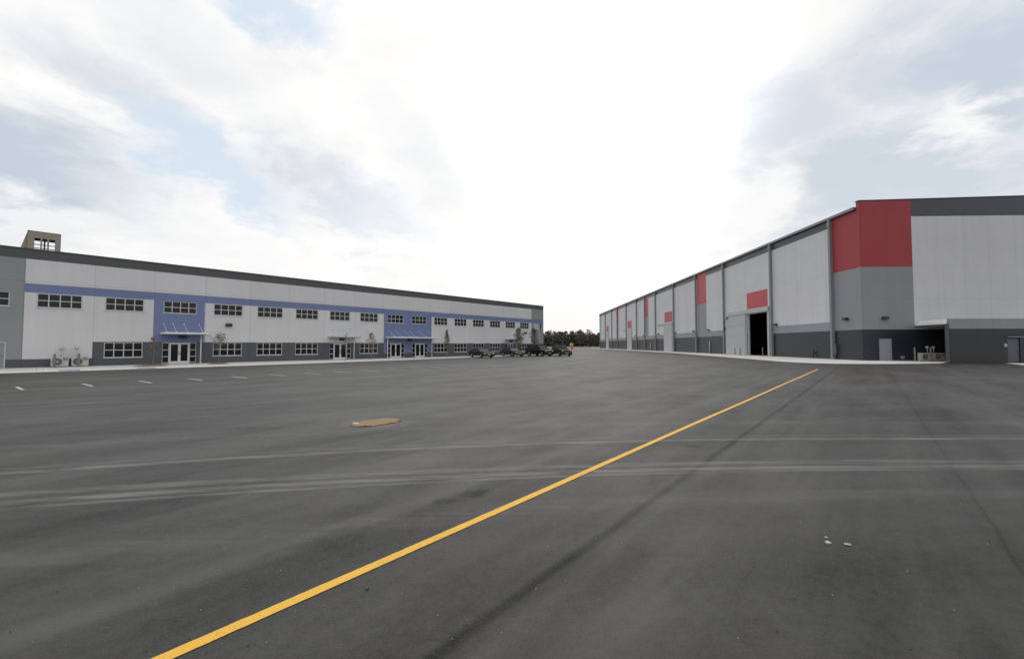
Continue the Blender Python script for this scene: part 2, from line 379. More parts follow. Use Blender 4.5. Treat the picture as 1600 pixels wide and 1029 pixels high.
def wallgrid(us, zs, fn, pos, depth, topz=None):
    """wall skin cut on the grid us x zs; fn(u, z) gives a material index or None for an opening; real thickness inward"""
    us = sorted(set(us)); zs = sorted(set(zs)); bm = bmesh.new()
    nu, nz = len(us), len(zs); F = {}; B = {}
    def V(D, i, j, d):
        if (i, j) not in D:
            z = zs[j]
            if topz and j == nz-1: z = topz(us[i])
            D[i, j] = bm.verts.new(pos(us[i], z, d))
        return D[i, j]
    cell = {(i, j): fn((us[i]+us[i+1])/2, (zs[j]+zs[j+1])/2) for i in range(nu-1) for j in range(nz-1)}
    for (i, j), m in cell.items():
        if m is None: continue
        f = bm.faces.new([V(F, i, j, 0), V(F, i+1, j, 0), V(F, i+1, j+1, 0), V(F, i, j+1, 0)]); f.material_index = m
        f = bm.faces.new([V(B, i, j, depth), V(B, i, j+1, depth), V(B, i+1, j+1, depth), V(B, i+1, j, depth)]); f.material_index = m
        for di, dj, e in ((-1, 0, ((i, j), (i, j+1))), (1, 0, ((i+1, j+1), (i+1, j))), (0, -1, ((i+1, j), (i, j))), (0, 1, ((i, j+1), (i+1, j+1)))):
            if cell.get((i+di, j+dj)) is None:
                p, q = e
                f = bm.faces.new([V(F, *p, 0), V(F, *q, 0), V(B, *q, depth), V(B, *p, depth)]); f.material_index = m
    bmesh.ops.recalc_face_normals(bm, faces=bm.faces)
    return bm

# ------------------------------------------------------------------ ground, lot, pavements, markings
bm = bmesh.new(); quad(bm, [(-6000, -2000, -.05), (6000, -2000, -.05), (6000, 9000, -.05), (-6000, 9000, -.05)])
struct(link('ground', bm, m_gnd))
bm = bmesh.new(); quad(bm, [(-120, -90, 0), (260, -90, 0), (260, 318, 0), (-120, 318, 0)])
struct(link('parking_lot', bm, m_asph))
LO = Vector((-37.358, 30.904, 0)); LA = R(90-41.728)       # office wall line
LD = Vector((math.cos(LA), math.sin(LA), 0)); LN = Vector((LD.y, -LD.x, 0))   # along / outward
def Lp(u, o, z=0): return LO+LD*u+LN*o+Vector((0, 0, z))
RO = Vector((38.7655, 46.6978, 0)); RA = -R(1.994)          # warehouse corner
RX = Vector((math.cos(RA), math.sin(RA), 0)); RY = Vector((-RX.y, RX.x, 0))
def Rp(x, y, z=0): return RO+RX*x+RY*y+Vector((0, 0, z))
bm = bmesh.new()
edge = [(-30, 8.2), (3, 8.1), (14, 8.1), (22, 7.6), (30, 6.8), (38, 5.8), (48, 5.0), (66, 4.6)]
pts = [Lp(u, o) for u, o in edge]+[Lp(66, -.02), Lp(-30, -.02)]
slab(bm, [(p.x, p.y) for p in pts][::-1][::-1], -.02, .035)
struct(link('pavement', bm, M_conc))
bm = bmesh.new()
side = [(38.9, 206.6), (37.2, 150), (36.2, 121.8), (34.3, 89.0), (31.4, 68.5), (29.3, 52.6), (28.2, 45.5), (28.1, 42.0), (28.7, 40.1), (30.0, 39.0), (32, 38.6), (35.0, 38.65), (40.4, 39.9), (43.0, 42.0), (43.9, 42.3)]
pts = [(x, y) for x, y in side]+[tuple(Rp(9, -4.2).xy), tuple(Rp(9, .1).xy), tuple(Rp(.05, .1).xy), tuple(Rp(.05, 168).xy), (40.5, 215)]
slab(bm, pts[::-1], -.02, .03)
bmesh.ops.recalc_face_normals(bm, faces=bm.faces)
struct(link('sidewalk', bm, M_conc2))
bm = bmesh.new(); slab(bm, [(46.6, 39.95), (42.5, 34.6), (53, 33.0), (60, 41.5)][::-1], -.02, .03); bmesh.ops.recalc_face_normals(bm, faces=bm.faces)
struct(link('concrete_pad', bm, M_conc2))
def stripe(name, a, b_, wd, z, mat, n=1):
    a = Vector(a[:2]); b_ = Vector(b_[:2]); d = (b_-a).normalized(); p = Vector((-d.y, d.x))*wd/2
    bm = bmesh.new()
    N = max(2, int((b_-a).length/.04)) if name == 'yellow_line' else 24; rn = random.Random(int(a.x*100)); A = []
    for k in range(N+1):
        c = a.lerp(b_, k/N); j1, j2 = rn.gauss(0, .028), rn.gauss(0, .028); drift = d.orthogonal()*.006*math.sin(k*.021)
        A.append((bm.verts.new((*(c-p*(1+j1)+drift), z)), bm.verts.new((*(c+p*(1+j2)+drift), z))))
    for q, w_ in zip(A, A[1:]): bm.faces.new((q[0], w_[0], w_[1], q[1]))
    bmesh.ops.recalc_face_normals(bm, faces=bm.faces)
    for f in bm.faces:
        if f.normal.z < 0: f.normal_flip()
    return struct(link(name, bm, mat))
ydir = Vector((math.sin(R(40.5)), math.cos(R(40.5))))
ya = Vector((-1.955, 2.42)); stripe('yellow_line', ya-ydir*6, Vector((22.03, 30.5)), .092, .004, M_yel)
for u in (.3, 2.2, 4.08, 5.98): stripe('parking_line', Lp(u, 2.4), Lp(u+.02, 8.5), .11, .039, M_wl)
for u0, u1 in ((2.75, 3.75), (6.7, 7.7)):
    bm = bmesh.new(); P = [Lp(u0, 6.7, .043), Lp(u1, 6.7, .043), Lp(u1, 7.9, .043), Lp(u0, 7.9, .043)]
    quad(bm, P[::-1]); struct(link('accessible_bay_mark', bm, M_bl))
for k in range(13): stripe('parking_line', Lp(1.25+1.93*k, 21.3), Lp(1.45+1.93*k, 23.2), .11, .004, M_wl2)

# ------------------------------------------------------------------ office building (left)
office = tag(empty('office_building', LO, LA), 'long two-storey pale grey building with blue band and two blue entrance bays', 'building')
UP = [.36-1.23-BAY*0+0 - .0]                                   # window centres
UPC = [2.87+BAY*i for i in range(-3, 17)]
LOWI = [1, 3, 4, 5, 7, 10, 11, 12, 13, 15]                      # ground floor windows by bay (0 = first full bay)
WZ = (4.62, 5.69); LZ = (.69, 1.94); WW = 1.22
doors = [(9.18, 11.68), (24.35, 26.95), (31.9, 34.5), (35.75, 38.3), (54.6, 57.0)]
side_door = (-.95, .22)
UEND = 65.0; U0 = -16.0
us = [U0, UEND, 1.03, 4.75, 8.53, 12.27, 31.35, 38.95, 61.45, side_door[0], side_door[1], -2.6]
zs = [0, .67, 2.0, 5.72, 6.4, 8.25, 8.98, 1.97, *WZ, *LZ]
ops = []
for c in UPC:
    if c+WW < UEND and c-WW > U0: ops.append((c-WW, c+WW, *WZ)); us += [c-WW, c+WW]
lowc = [2.87+BAY*i for i in LOWI]
for c in lowc: ops.append((c-WW, c+WW, *LZ)); us += [c-WW, c+WW]
for a, b_ in doors: ops.append((a, b_, 0, 1.97)); us += [a, b_]
ops.append((side_door[0], side_door[1], 0, 1.97))
LM = ['white', 'grey', 'blue', 'dark', 'cap']
def lfn(u, z):
    for a, b_, c, d in ops:
        if a < u < b_ and c < z < d: return None
    if z > 8.25: return 4
    if 5.72 < z < 6.4 and u > 1.03: return 2
    if (8.53 < u < 12.27 and 2.0 < z < 6.4): return 2
    if (31.35 < u < 38.95 and .67 < z < 6.4): return 2
    if z < .67: return 3
    if u < 1.03: return 1
    if u > 61.45: return 1 if z > 2.0 else 3
    if z < 2.0 and u > 4.75: return 3
    return 0
bm = wallgrid(us, zs, lfn, lambda u, z, d: (u, d, z), .3)
link('front_wall', bm, [LP[k] for k in LM], office)
for nm, x0, x1, y0, y1, mt in (('end_wall', UEND-.3, UEND-.003, .3, 45, 'grey'), ('end_wall', U0+.003, U0+.3, .3, 45, 'grey'), ('rear_wall', U0, UEND, 45, 45.3, 'white')):
    bm = bmesh.new(); box(bm, x0, x1, y0, y1, 0, 8.98); link(nm, bm, LP[mt], office)
bm = bmesh.new(); box(bm, U0+.3, UEND-.3, .3, 45, 8.3, 8.5); link('roof', bm, M_roof, office)
bm = bmesh.new(); box(bm, U0-.05, UEND+.05, -.06, .36, 8.982, 9.06); link('coping', bm, LP['cap'], office)
# ceiling/back of rooms so glass reads dark
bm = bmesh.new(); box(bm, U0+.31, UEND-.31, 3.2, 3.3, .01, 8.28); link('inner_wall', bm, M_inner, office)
def window_mesh(h, cols=4, fr=.055, sill=True):
    bm = bmesh.new(); W2 = WW-.003
    y0, y1 = .03, .12
    box(bm, -W2, W2, y0, y1, 0.003, fr); box(bm, -W2, W2, y0, y1, h-fr, h-.003)
    box(bm, -W2, -W2+fr, y0, y1, fr, h-fr); box(bm, W2-fr, W2, y0, y1, fr, h-fr)
    for k in range(1, cols):
        x = -W2+2*W2*k/cols; box(bm, x-.032, x+.032, y0+.01, y1-.01, fr, h-fr)
    for k in range(cols):
        xa = -W2+2*W2*k/cols+(.032 if k else fr); xb = -W2+2*W2*(k+1)/cols-(.032 if k < cols-1 else fr)
        box(bm, xa, xb, y0+.012, y1-.012, h/2-.03, h/2+.03)
    if sill: box(bm, -W2-.05, W2+.05, -.05, .028, -.055, -.003)
    return bm
def pane_mesh(h):
    bm = bmesh.new(); box(bm, -WW+.02, WW-.02, .07, .085, .02, h-.02); return bm
protos = {}
def window(c, z0, h, pane_reflection=False):
    if h not in protos:
        f = link('window', window_mesh(h), M_frame, office, (c, 0, z0)); p = link('pane', pane_mesh(h), M_glass, f)
        protos[h] = (f, p); return f
    f = inst(protos[h][0], office, (c, 0, z0)); p = inst(protos[h][1], f, (0, 0, 0))
    return f
hu, hl = WZ[1]-WZ[0], LZ[1]-LZ[0]
for c in UPC:
    if c+WW < UEND and c-WW > U0: last = window(c, WZ[0], hu)
# last bay: reflection painted as a pale sheet over all but the right pane
for ch in last.children:
    ch.data = ch.data.copy()
bm = bmesh.new(); box(bm, -WW+.07, WW-.66, .06, .066, .07, hu-.07); link('pane_reflection', bm, simple('painted pane reflection', (.45, .47, .47), .7), last)
for c in lowc: window(c, LZ[0], hl)
def entrance(a, b_, z1=1.965):
    wd = b_-a; s = .46
    bm = bmesh.new(); y0, y1 = .06, .16
    f = .05
    box(bm, a+.003, b_-.003, y0, y1, z1-.07, z1)                    # head
    for x in (a+.003, b_-.003-f): box(bm, x, x+f, y0, y1, 0.036, z1-.07)
    for x in (a+s, b_-s-f-.02): box(bm, x, x+f+.02, y0, y1, 0.036, z1-.07)
    for xa, xb in ((a+.003+f, a+s), (b_-s, b_-.003-f)):
        for z in (.10, .66, 1.26): box(bm, xa, xb, y0+.01, y1-.01, z, z+.065)
    fr = link('entrance_frame', bm, M_frame, office)
    bm = bmesh.new(); box(bm, a+.02, a+s+.02, .10, .115, .06, z1-.03); link('sidelight_glass', bm, M_glass, fr)
    bm = bmesh.new(); box(bm, b_-s-.02, b_-.02, .10, .115, .06, z1-.03); link('sidelight_glass', bm, M_glass, fr)
    xa, xb = a+s+f+.025, b_-s-f-.025; xm = (xa+xb)/2
    for q0, q1, hs in ((xa, xm-.005, 1), (xm+.005, xb, -1)):
        bm = bmesh.new(); r = .095
        box(bm, q0, q1, .075, .135, .04, .26); box(bm, q0, q1, .075, .135, z1-.17, z1-.075)
        box(bm, q0, q0+r, .075, .135, .26, z1-.17); box(bm, q1-r, q1, .075, .135, .26, z1-.17)
        hx = q1-.05 if hs > 0 else q0+.05
        d = link('door_leaf', bm, M_white, office)
        bm = bmesh.new(); box(bm, q0+.05, q1-.05, .10, .11, .2, z1-.12); link('glass', bm, M_glass, d)
        bm = bmesh.new(); tube(bm, (hx, .03, .8), (hx, .03, 1.15), .013, .013, 6); tube(bm, (hx, .03, .82), (hx, .08, .82), .01, .01, 6); tube(bm, (hx, .03, 1.13), (hx, .08, 1.13), .01, .01, 6); link('handle', bm, M_dkm, d)
for a, b_ in doors: entrance(a, b_)
def canopy(a, b_, z, out, rods, mat=M_white, posts=()):
    bm = bmesh.new(); box(bm, a, b_, -out, -.004, z, z+.16, bev=.015); box(bm, a+.12, b_-.12, -out+.1, -.05, z-.05, z-.002, 1)
    c = link('canopy', bm, [mat, M_pil], office)
    for x in rods:
        bm = bmesh.new(); tube(bm, (x, -out+.18, z+.15), (x, -.03, z+.95), .014, .014, 6); box(bm, x-.04, x+.04, -.03, -.005, z+.88, z+1.0); box(bm, x-.05, x+.05, -out+.1, -out+.26, z+.155, z+.2)
        link('tie_rod', bm, M_white, c)
    for x, yy in posts:
        bm = bmesh.new(); tube(bm, (x, yy, .036), (x, yy, z-.003), .055, .055, 10); tube(bm, (x, yy, .036), (x, yy, .12), .08, .08, 10)
        link('post', bm, M_white, c)
    bm = bmesh.new(); box(bm, (a+b_)/2-.28, (a+b_)/2+.28, -.26, -.006, z-.36, z-.12, bev=.02); link('entrance_light', bm, M_dkm, office)
canopy(9.0, 12.2, 2.70, 1.75, (9.25, 9.9, 10.7, 11.85), posts=((11.95, -.35),))
canopy(31.6, 39.0, 2.62, 1.75, (32.0, 33.1, 34.4, 35.2, 36.8, 38.5), posts=((31.75, -.3), (38.8, -.3)))
canopy(24.1, 27.4, 2.62, 1.75, (24.6, 25.75, 26.9), mat=M_frame, posts=((27.2, -.25),))
canopy(54.3, 57.3, 2.62, 1.75, (54.8, 55.8, 56.8), mat=M_frame, posts=((57.1, -.25),))
# grey solid door at the left end
bm = bmesh.new(); a, b_ = side_door; box(bm, a+.003, b_-.003, .05, .11, .037, 1.965); sdoor = link('service_door', bm, M_door, office)
bm = bmesh.new(); box(bm, a+.003, a+.06, .0, .048, .037, 1.965); box(bm, b_-.06, b_-.003, .0, .048, .037, 1.965); box(bm, a+.06, b_-.06, .0, .048, 1.9, 1.965); link('frame', bm, M_frame, sdoor)
bm = bmesh.new(); tube(bm, (b_-.15, -.01, .95), (b_-.15, .055, .95), .03, .03, 8); link('handle', bm, M_dkm, sdoor)
def wall_light(parent, x, z, ax='x', k=1.):
    bm = bmesh.new()
    if ax == 'x':
        prism(bm, [(x-.28*k, z-.16*k), (x+.28*k, z-.16*k), (x+.22*k, z+.12*k), (x-.22*k, z+.12*k)], -.30*k, -.003)
    else:
        box(bm, -.42*k, -.003, x-.25*k, x+.25*k, z-.15*k, z+.15*k, bev=.03)
    return link('wall_light', bm, M_dkm, parent)
wall_light(office, 14.22, 3.72); wall_light(office, 59.6, 3.9)

# rooftop exhaust hood seen over the parapet
rp_ = Lp(1.92, -3.0)
rt = tag(empty('rooftop_air_hood', (rp_.x, rp_.y, 8.5), LA), 'tan boxy rooftop hood with open louvred sides above the roof edge', 'roof unit')
def hood_side(w0, w1, h, n_h, n_v, mz=(.25, .78), mx=(.22, .84)):
    """four boards round an opening with cross slats, in x-z, widening from w1 at top to w0 at base"""
    bm = bmesh.new(); z0, z1 = h*mz[0], h*mz[1]; x0 = -w0/2+w0*mx[0]; x1 = -w0/2+w0*mx[1]
    t = .05
    prism(bm, [(-w0/2, 0), (w0/2, 0), (w0/2, z0), (-w0/2, z0)], 0, t)
    prism(bm, [(-w0/2, z1), (w0/2, z1), (w1/2, h), (-w1/2, h)], 0, t)
    prism(bm, [(-w0/2, z0), (x0, z0), (x0, z1), (-w0/2, z1)], .001, t-.001); prism(bm, [(x1, z0), (w0/2, z0), (w0/2, z1), (x1, z1)], .001, t-.001)
    for k in range(1, n_h):
        z = z0+(z1-z0)*k/n_h; box(bm, x0, x1, .012, t-.012, z-.03, z+.03)
    for k in range(1, n_v):
        x = x0+(x1-x0)*k/n_v; box(bm, x-.05, x+.05, .006, t-.006, z0, z1)
    return bm
HH = 2.22
# ------------------------------------------------------------------ hood panels
link('front_panel', hood_side(1.78, 1.70, HH, 1, 3, (.34, .78), (.2, .82)), M_tan, rt, (0, -1.1, 0))
link('rear_panel', hood_side(1.78, 1.70, HH, 4, 2, (.30, .84), (.12, .9)), M_tan, rt, (0, 1.1, 0))
link('side_panel', hood_side(2.1, 2.1, HH, 3, 2, (.4, .8)), M_tan, rt, (-.86, 0, 0), (0, 0, R(90)))
link('side_panel', hood_side(2.1, 2.1, HH, 3, 2, (.4, .8)), M_tan, rt, (.90, 0, 0), (0, 0, R(90)))
bm = bmesh.new(); box(bm, -.92, .90, -1.12, 1.17, HH, HH+.06, bev=.01); link('lid', bm, M_tan, rt)
bm = bmesh.new(); prism(bm, [(-1.5, -.15), (-.92, -.15), (-.92, HH*.97)], -.9, .95); link('sloped_side_duct', bm, M_tan, rt)

# ------------------------------------------------------------------ warehouse (right)
wh = tag(empty('warehouse', RO, RA), 'tall pale warehouse with red corner panel, dark base and open sliding door', 'building')
SLEN = 167.0; EV = 17.1
DOORS = [(18.2, 24.4), (60.9, 67.0), (102.7, 108.6), (144.5, 150.0)]
REDV = [(40.4, 45.0), (82.0, 85.3), (124.0, 128.2)]
POSTS = [4.35, 17.0, 32.4, 45.4, 59.5, 74.6, 85.6, 95.5, 110.3, 125.5, 137.1, 152.1, 166.6]
us = [0, SLEN, 4.2]+[x for d in DOORS+REDV for x in d]; zs = [0, 3.45, 4.52, 6.85, 7.7, 10.39, 16.0, EV]
RM = ['white', 'grey', 'red', 'dark', 'band', 'mid']
def rfn(u, z):
    for i, (a, b_) in enumerate(DOORS):
        if a < u < b_:
            if z < 6.85: return None
            if 7.7 < z < 10.39: return 6
    if z < 3.45: return 3
    if u < 4.2: return 2 if z > 10.39 else 1
    for a, b_ in REDV:
        if a < u < b_: return 6 if z > 10.39 else 5
    if z < 4.52: return 5
    return 4 if z > 16 else 0
bm = wallgrid(us, zs, rfn, lambda u, z, d: (d, u, z), .35)
link('side_wall', bm, [RP[k] for k in RM]+[M_red2], wh)
FL = 48.0
def ffn(u, z):
    if u > 5.3 and z < 3.45 and u < 9: return 3
    if z < 3.45: return 3
    if u < 5.62: return 2 if z > 10.39 else 1
    if z > 16: return 4
    return 0
bm = wallgrid([0, 5.62, 9, FL], [0, 3.45, 10.39, 16.0, 17.7], ffn, lambda u, z, d: (u-.06, d-.06, z), .40, topz=lambda u: 17.78+.019*u)
# front wall stands 6 cm proud of the side wall's corner
link('front_wall', bm, [RP[k] for k in RM], wh)
bm = bmesh.new()
prism(bm, [(-.12, 17.79), (FL, 17.79+.019*FL), (FL, 17.87+.019*FL), (-.12, 17.87)], -.12, .42); link('front_coping', bm, M_dkm, wh)
bm = bmesh.new(); box(bm, FL-.4, FL-.06, .35, SLEN, 0, 17.0); box(bm, .36, FL-.41, SLEN-.3, SLEN-.003, 0, 17.0); link('rear_wall', bm, RP['white'], wh)
bm = bmesh.new()
quad(bm, [(.3, .34, EV-.02), (FL/2, .34, EV+.4), (FL/2, SLEN, EV+.4), (.3, SLEN, EV-.02)]); quad(bm, [(FL/2, .34, EV+.4), (FL-.3, .34, EV-.05), (FL-.3, SLEN, EV-.05), (FL/2, SLEN, EV+.4)])
link('roof', bm, M_roof, wh)
bm = bmesh.new(); box(bm, -.34, .30, .40, SLEN+.1, EV+.004, EV+.16); box(bm, -.34, -.20, .40, SLEN+.1, EV-.14, EV); link('eave_gutter', bm, M_pil, wh)
bm = bmesh.new(); box(bm, .36, FL-.5, .36, SLEN-.4, .0, .032); link('interior_floor', bm, M_slab, wh)
pp = None
for u in POSTS:
    if pp is None:
        bm = bmesh.new(); box(bm, -.34, -.003, -.16, .16, .032, EV-.145); box(bm, -.42, -.003, -.22, .22, EV-1.05, EV-.45, bev=.02); pp = link('downspout', bm, M_pil, wh, (0, u, 0))
        bm = bmesh.new(); box(bm, -.5, -.003, -.35, -.17, .6, 1.85, bev=.02); link('utility_box', bm, M_pil, pp)
    else: inst(pp, wh, (0, u, 0))
for z_u in (2.2, 16.0, 31.9, 39.3, 46.9, 58.4, 72, 87, 97): wall_light(wh, z_u, 4.74, 'y', 1.0)
wall_light(wh, 2.35, 4.72, 'x', 1.15)
# sliding doors: frame, leaf on an outside track
for i, (a, b_) in enumerate(DOORS):
    bm = bmesh.new(); t = .45
    box(bm, -.10, .30, b_+.003, b_+.30, .032, 6.84); link('door_post', bm, M_slide, wh); bm = bmesh.new(); box(bm, -.10, .30, a-.42, a-.003, .032, 7.66)
    fr = link('door_post', bm, M_slide, wh)
    bm = bmesh.new(); box(bm, -.30, -.003, a-.42, b_+7.0, 6.95, 7.62, bev=.03) if i == 0 else box(bm, -.22, -.003, a, b_+6.6, 7.2, 7.5, bev=.03); link('track_cover', bm, M_slide, fr)
    bm = bmesh.new()
    if i == 0: y0, y1, x0, x1 = b_+.30, b_+7.3, -.22, -.06
    else: y0, y1, x0, x1 = a-.1, b_+.1, -.22, -.103
    box(bm, x0, x1, y0, y1, .06, 6.93 if i == 0 else 7.15)
    for k in range(1, 4):
        z = .06+6.9*k/4; box(bm, x0-.03, x0-.002, y0, y1, z-.05, z+.05)
    link('sliding_door', bm, M_slide, wh)
    if i == 0:
        bm = bmesh.new(); box(bm, -.5, -.24, b_+6.3, b_+7.2, 6.55, 6.85, bev=.04); link('door_motor', bm, M_pil, wh)
# steel lining columns just inside the open door
bm = bmesh.new(); box(bm, .0, .24, 23.95, 24.25, .033, 6.83); link('door_jamb', bm, M_slide, wh); bm = bmesh.new(); box(bm, .001, .28, 18.21, 18.5, .033, 6.83); link('door_jamb', bm, M_slide, wh)
# front man door
bm = bmesh.new(); box(bm, 1.75, 2.88, -.12, -.065, .033, 2.35); md = link('steel_door', bm, M_door, wh)
bm = bmesh.new(); box(bm, 1.67, 1.745, -.15, -.064, .033, 2.42); box(bm, 2.885, 2.96, -.15, -.064, .033, 2.42); box(bm, 1.745, 2.885, -.15, -.064, 2.353, 2.42); link('frame', bm, M_door, md)
bm = bmesh.new(); tube(bm, (2.72, -.19, 1.05), (2.72, -.115, 1.05), .03, .03, 8); link('handle', bm, M_dkm, md)
# side wall pipes
for y, h, x in ((38.8, 2.4, -.12), (79.8, 2.0, -.12)):
    bm = bmesh.new(); tube(bm, (x, y, .032), (x, y, h), .11, .11, 10); tube(bm, (x, y, h), (.0, y, h+.12), .10, .10, 10); link('vent_pipe', bm, M_slide, wh)
bm = bmesh.new(); tube(bm, (-.25, 7.8, .032), (-.25, 7.8, .95), .08, .08, 8); tube(bm, (-.25, 7.8, .7), (-.02, 7.8, .7), .05, .05, 8); tube(bm, (-.25, 7.65, .95), (-.25, 7.95, .95), .07, .07, 8)
link('hose_connection', bm, M_dkm, wh)
bm = bmesh.new(); box(bm, 3.9, 4.25, -.2, -.065, .2, .55, bev=.02); link('outlet_box', bm, M_pil, wh)
# annex in front of the gable, with an open porch at its left end
AX0 = 5.02; AY = -4.4
def afn(u, z):
    if 10.55 < u < 11.75 and z < 2.42: return None
    return 0 if z < 3.36 else 1
bm = wallgrid([AX0+.02, 10.55, 11.75, FL], [0, 2.42, 3.36, 4.36], afn, lambda u, z, d: (u, AY+d, z), .25)
link('annex_wall', bm, [RP['dark'], RP['grey']], wh)
bm = bmesh.new(); box(bm, 8.6, 8.8, AY+.26, -.07, 0.04, 4.1); link('annex_wall', bm, RP['dark'], wh)
bm = bmesh.new(); slab(bm, [(5.72, AY+.26), (FL, AY+.26), (FL, -.07), (6.35, -.07)], 4.1, 4.24); link('annex_roof', bm, M_roof, wh)
# white sheet over the porch opening, tilted to catch more sky, plus its gutter
bm = bmesh.new()
for k in range(24):
    t0, t1 = k/24, (k+1)/24
    def P(t, up, d=0): return ((AX0+.02+.66*t)+(.55 if up else 0)+d, AY+.06+(-.12-AY)*t, 4.38 if up else 3.86)
    d = .03 if k % 2 else 0
    quad(bm, [P(t0, 0, d), P(t0, 1, d), P(t1, 1, d), P(t1, 0, d)][::-1])
link('porch_sheet', bm, simple('bright white roofing sheet', (.88, .88, .88), .3, var=.03), wh)
bm = bmesh.new(); prism(bm, [(AX0-.12, 3.66), (AX0+.04, 3.66), (AX0+.04, 3.85), (AX0-.12, 3.85)], AY+.02, AY+.03+.001)
bmesh.ops.delete(bm, geom=bm.verts[:], context='VERTS')
A = [(AX0-.12, AY+.02), (AX0+.06, AY+.02), (AX0+.72, -.10), (AX0+.54, -.10)]
slab(bm, A, 3.62, 3.84); link('porch_gutter', bm, M_post, wh)
bm = bmesh.new(); box(bm, AX0-.20, AX0+.015, AY+.02, AY+.25, .033, 3.615); box(bm, AX0-.26, AX0+.01, AY-.02, AY+.30, .033, .25); link('porch_post', bm, M_post, wh)
bm = bmesh.new(); box(bm, 10.56, 11.74, AY+.09, AY+.15, .02, 2.4); md = link('steel_door', bm, M_ddoor, wh)
bm = bmesh.new(); box(bm, 10.4, 11.9, AY-.22, AY-.003, 2.5, 2.58); link('rain_hood', bm, M_pil, md)
bm = bmesh.new(); tube(bm, (11.55, AY+.02, 1.05), (11.55, AY+.095, 1.05), .03, .03, 8); link('handle', bm, M_dkm, md)
bm = bmesh.new(); box(bm, 10.15, 10.38, AY-.14, AY-.003, 1.55, 1.85, bev=.02); link('meter_box', bm, M_slide, wh)

# ------------------------------------------------------------------ outdoor condensers
def condenser(loc, rz, label, w=1.15, h=.86, d=.42, group=None, cap=None):
    t = tag(empty('air_conditioner', loc, rz), label, 'air conditioner', group)
    bm = bmesh.new(); box(bm, -w/2, w/2, -d/2, d/2, .06, h, bev=.02); box(bm, -w/2+.1, -w/2+.2, -d/2, d/2, 0, .058, 1); box(bm, w/2-.2, w/2-.1, -d/2, d/2, 0, .058, 1)
    box(bm, w/2-.32, w/2-.06, -d/2-.012, -d/2-.001, .5, .74, 1)
    link('casing', bm, [M_ac, M_pil], t)
    bm = bmesh.new(); cx_ = -w*.14; cz = h*.53
    tube(bm, (cx_, -d/2-.02, cz), (cx_, -d/2-.002, cz), .25, .25, 20)
    for r in (.07, .13, .19, .26):
        for k in range(20):
            a0, a1 = 2*math.pi*k/20, 2*math.pi*(k+1)/20
            tube(bm, (cx_+r*math.cos(a0), -d/2-.035, cz+r*math.sin(a0)), (cx_+r*math.cos(a1), -d/2-.035, cz+r*math.sin(a1)), .008, .008, 4, caps=False)
    link('fan_grille', bm, M_fan, t)
    bm = bmesh.new(); tube(bm, (cx_, -d/2-.05, cz), (cx_, -d/2-.02, cz), .07, .07, 12); link('fan_hub', bm, M_ac, t)
    if cap:
        x, z = cap; bm = bmesh.new(); yb = .2
        tube(bm, (x, yb, h), (x, yb, z-.1), .035, .035, 6); tube(bm, (x, yb, z), (x, yb+.12, z), .15, .12, 12); tube(bm, (x, yb-.10, z-.05), (x, yb, z), .06, .15, 12)
        link('line_cover', bm, M_ac, t)
    return t
for u, lb, cp_ in ((2.95, 'beige outdoor cooling unit left of its twin at pale office wall', (.08, 1.42)), (4.05, 'beige outdoor cooling unit nearer the dark wainscot of the office', (-.2, 1.45))):
    p = Lp(u, .55, .036); condenser(p, LA, lb, .95, .78, group='cooling units by the office wall', cap=cp_)
for x, lb, cp_ in ((5.55, 'beige outdoor cooling unit between two bollards at the warehouse porch', (.45, 1.45)), (6.85, 'beige outdoor cooling unit beside the porch post of the warehouse', (-.2, 1.45))):
    p = Rp(x, -1.15, .033); condenser(p, RA, lb, 1.18, .86, group='cooling units in the warehouse porch', cap=cp_)

# ------------------------------------------------------------------ bollards
def bollard_mesh():
    bm = bmesh.new(); prof = [(.0, .075), (1.02, .075), (1.07, .06), (1.095, .035), (1.105, .0)]
    n = 14; rings = []
    for z, r in prof[:-1]: rings.append([bm.verts.new((r*math.cos(2*math.pi*k/n), r*math.sin(2*math.pi*k/n), z)) for k in range(n)])
    top = bm.verts.new((0, 0, 1.105))
    for A, B in zip(rings, rings[1:]):
        for k in range(n): bm.faces.new((A[k], A[(k+1) % n], B[(k+1) % n], B[k])).smooth = True
    for k in range(n): bm.faces.new((rings[-1][k], rings[-1][(k+1) % n], top)).smooth = True
    tube(bm, (0, 0, 0), (0, 0, .03), .13, .12, 14)
    return bm
b0 = None
for p, h, g_, lb in ((Lp(2.66, 1.2, .036), 1.05, 'bollards by the office', 'grey steel bollard in front of the left cooling unit at office'),
                 (Lp(3.95, 1.2, .036), 1.05, 'bollards by the office', 'grey steel bollard in front of the right cooling unit at office'),
                 (Rp(3.74, -2.0, .033), 1.45, 'bollards by the warehouse', 'tall grey bollard left of the cooling units at the porch'),
                 (Rp(5.0, -2.4, .033), 1.45, 'bollards by the warehouse', 'tall grey bollard between the two cooling units at the porch'),
                 (Rp(-.85, 27.0, .033), 1.25, 'bollards by the warehouse', 'grey bollard in front of the pale sliding door leaf'),
                 (Rp(-1.0, 24.9, .033), 1.25, 'bollards by the warehouse', 'grey bollard between sliding leaf and open doorway'),
                 (Rp(-.7, 18.6, .033), 1.35, 'bollards by the warehouse', 'pale bollard at the right jamb of the open doorway'),
                 (Rp(-.9, 84.0, .033), 1.0, 'bollards by the warehouse', 'far bollard near the second red panel of the warehouse')):
    if b0 is None: o = b0 = link('bollard', bollard_mesh(), M_bol)
    else: o = inst(b0, None, (0, 0, 0))
    o.location = p; o.scale = (1, 1, h/1.105); tag(o, lb, 'bollard', g_)

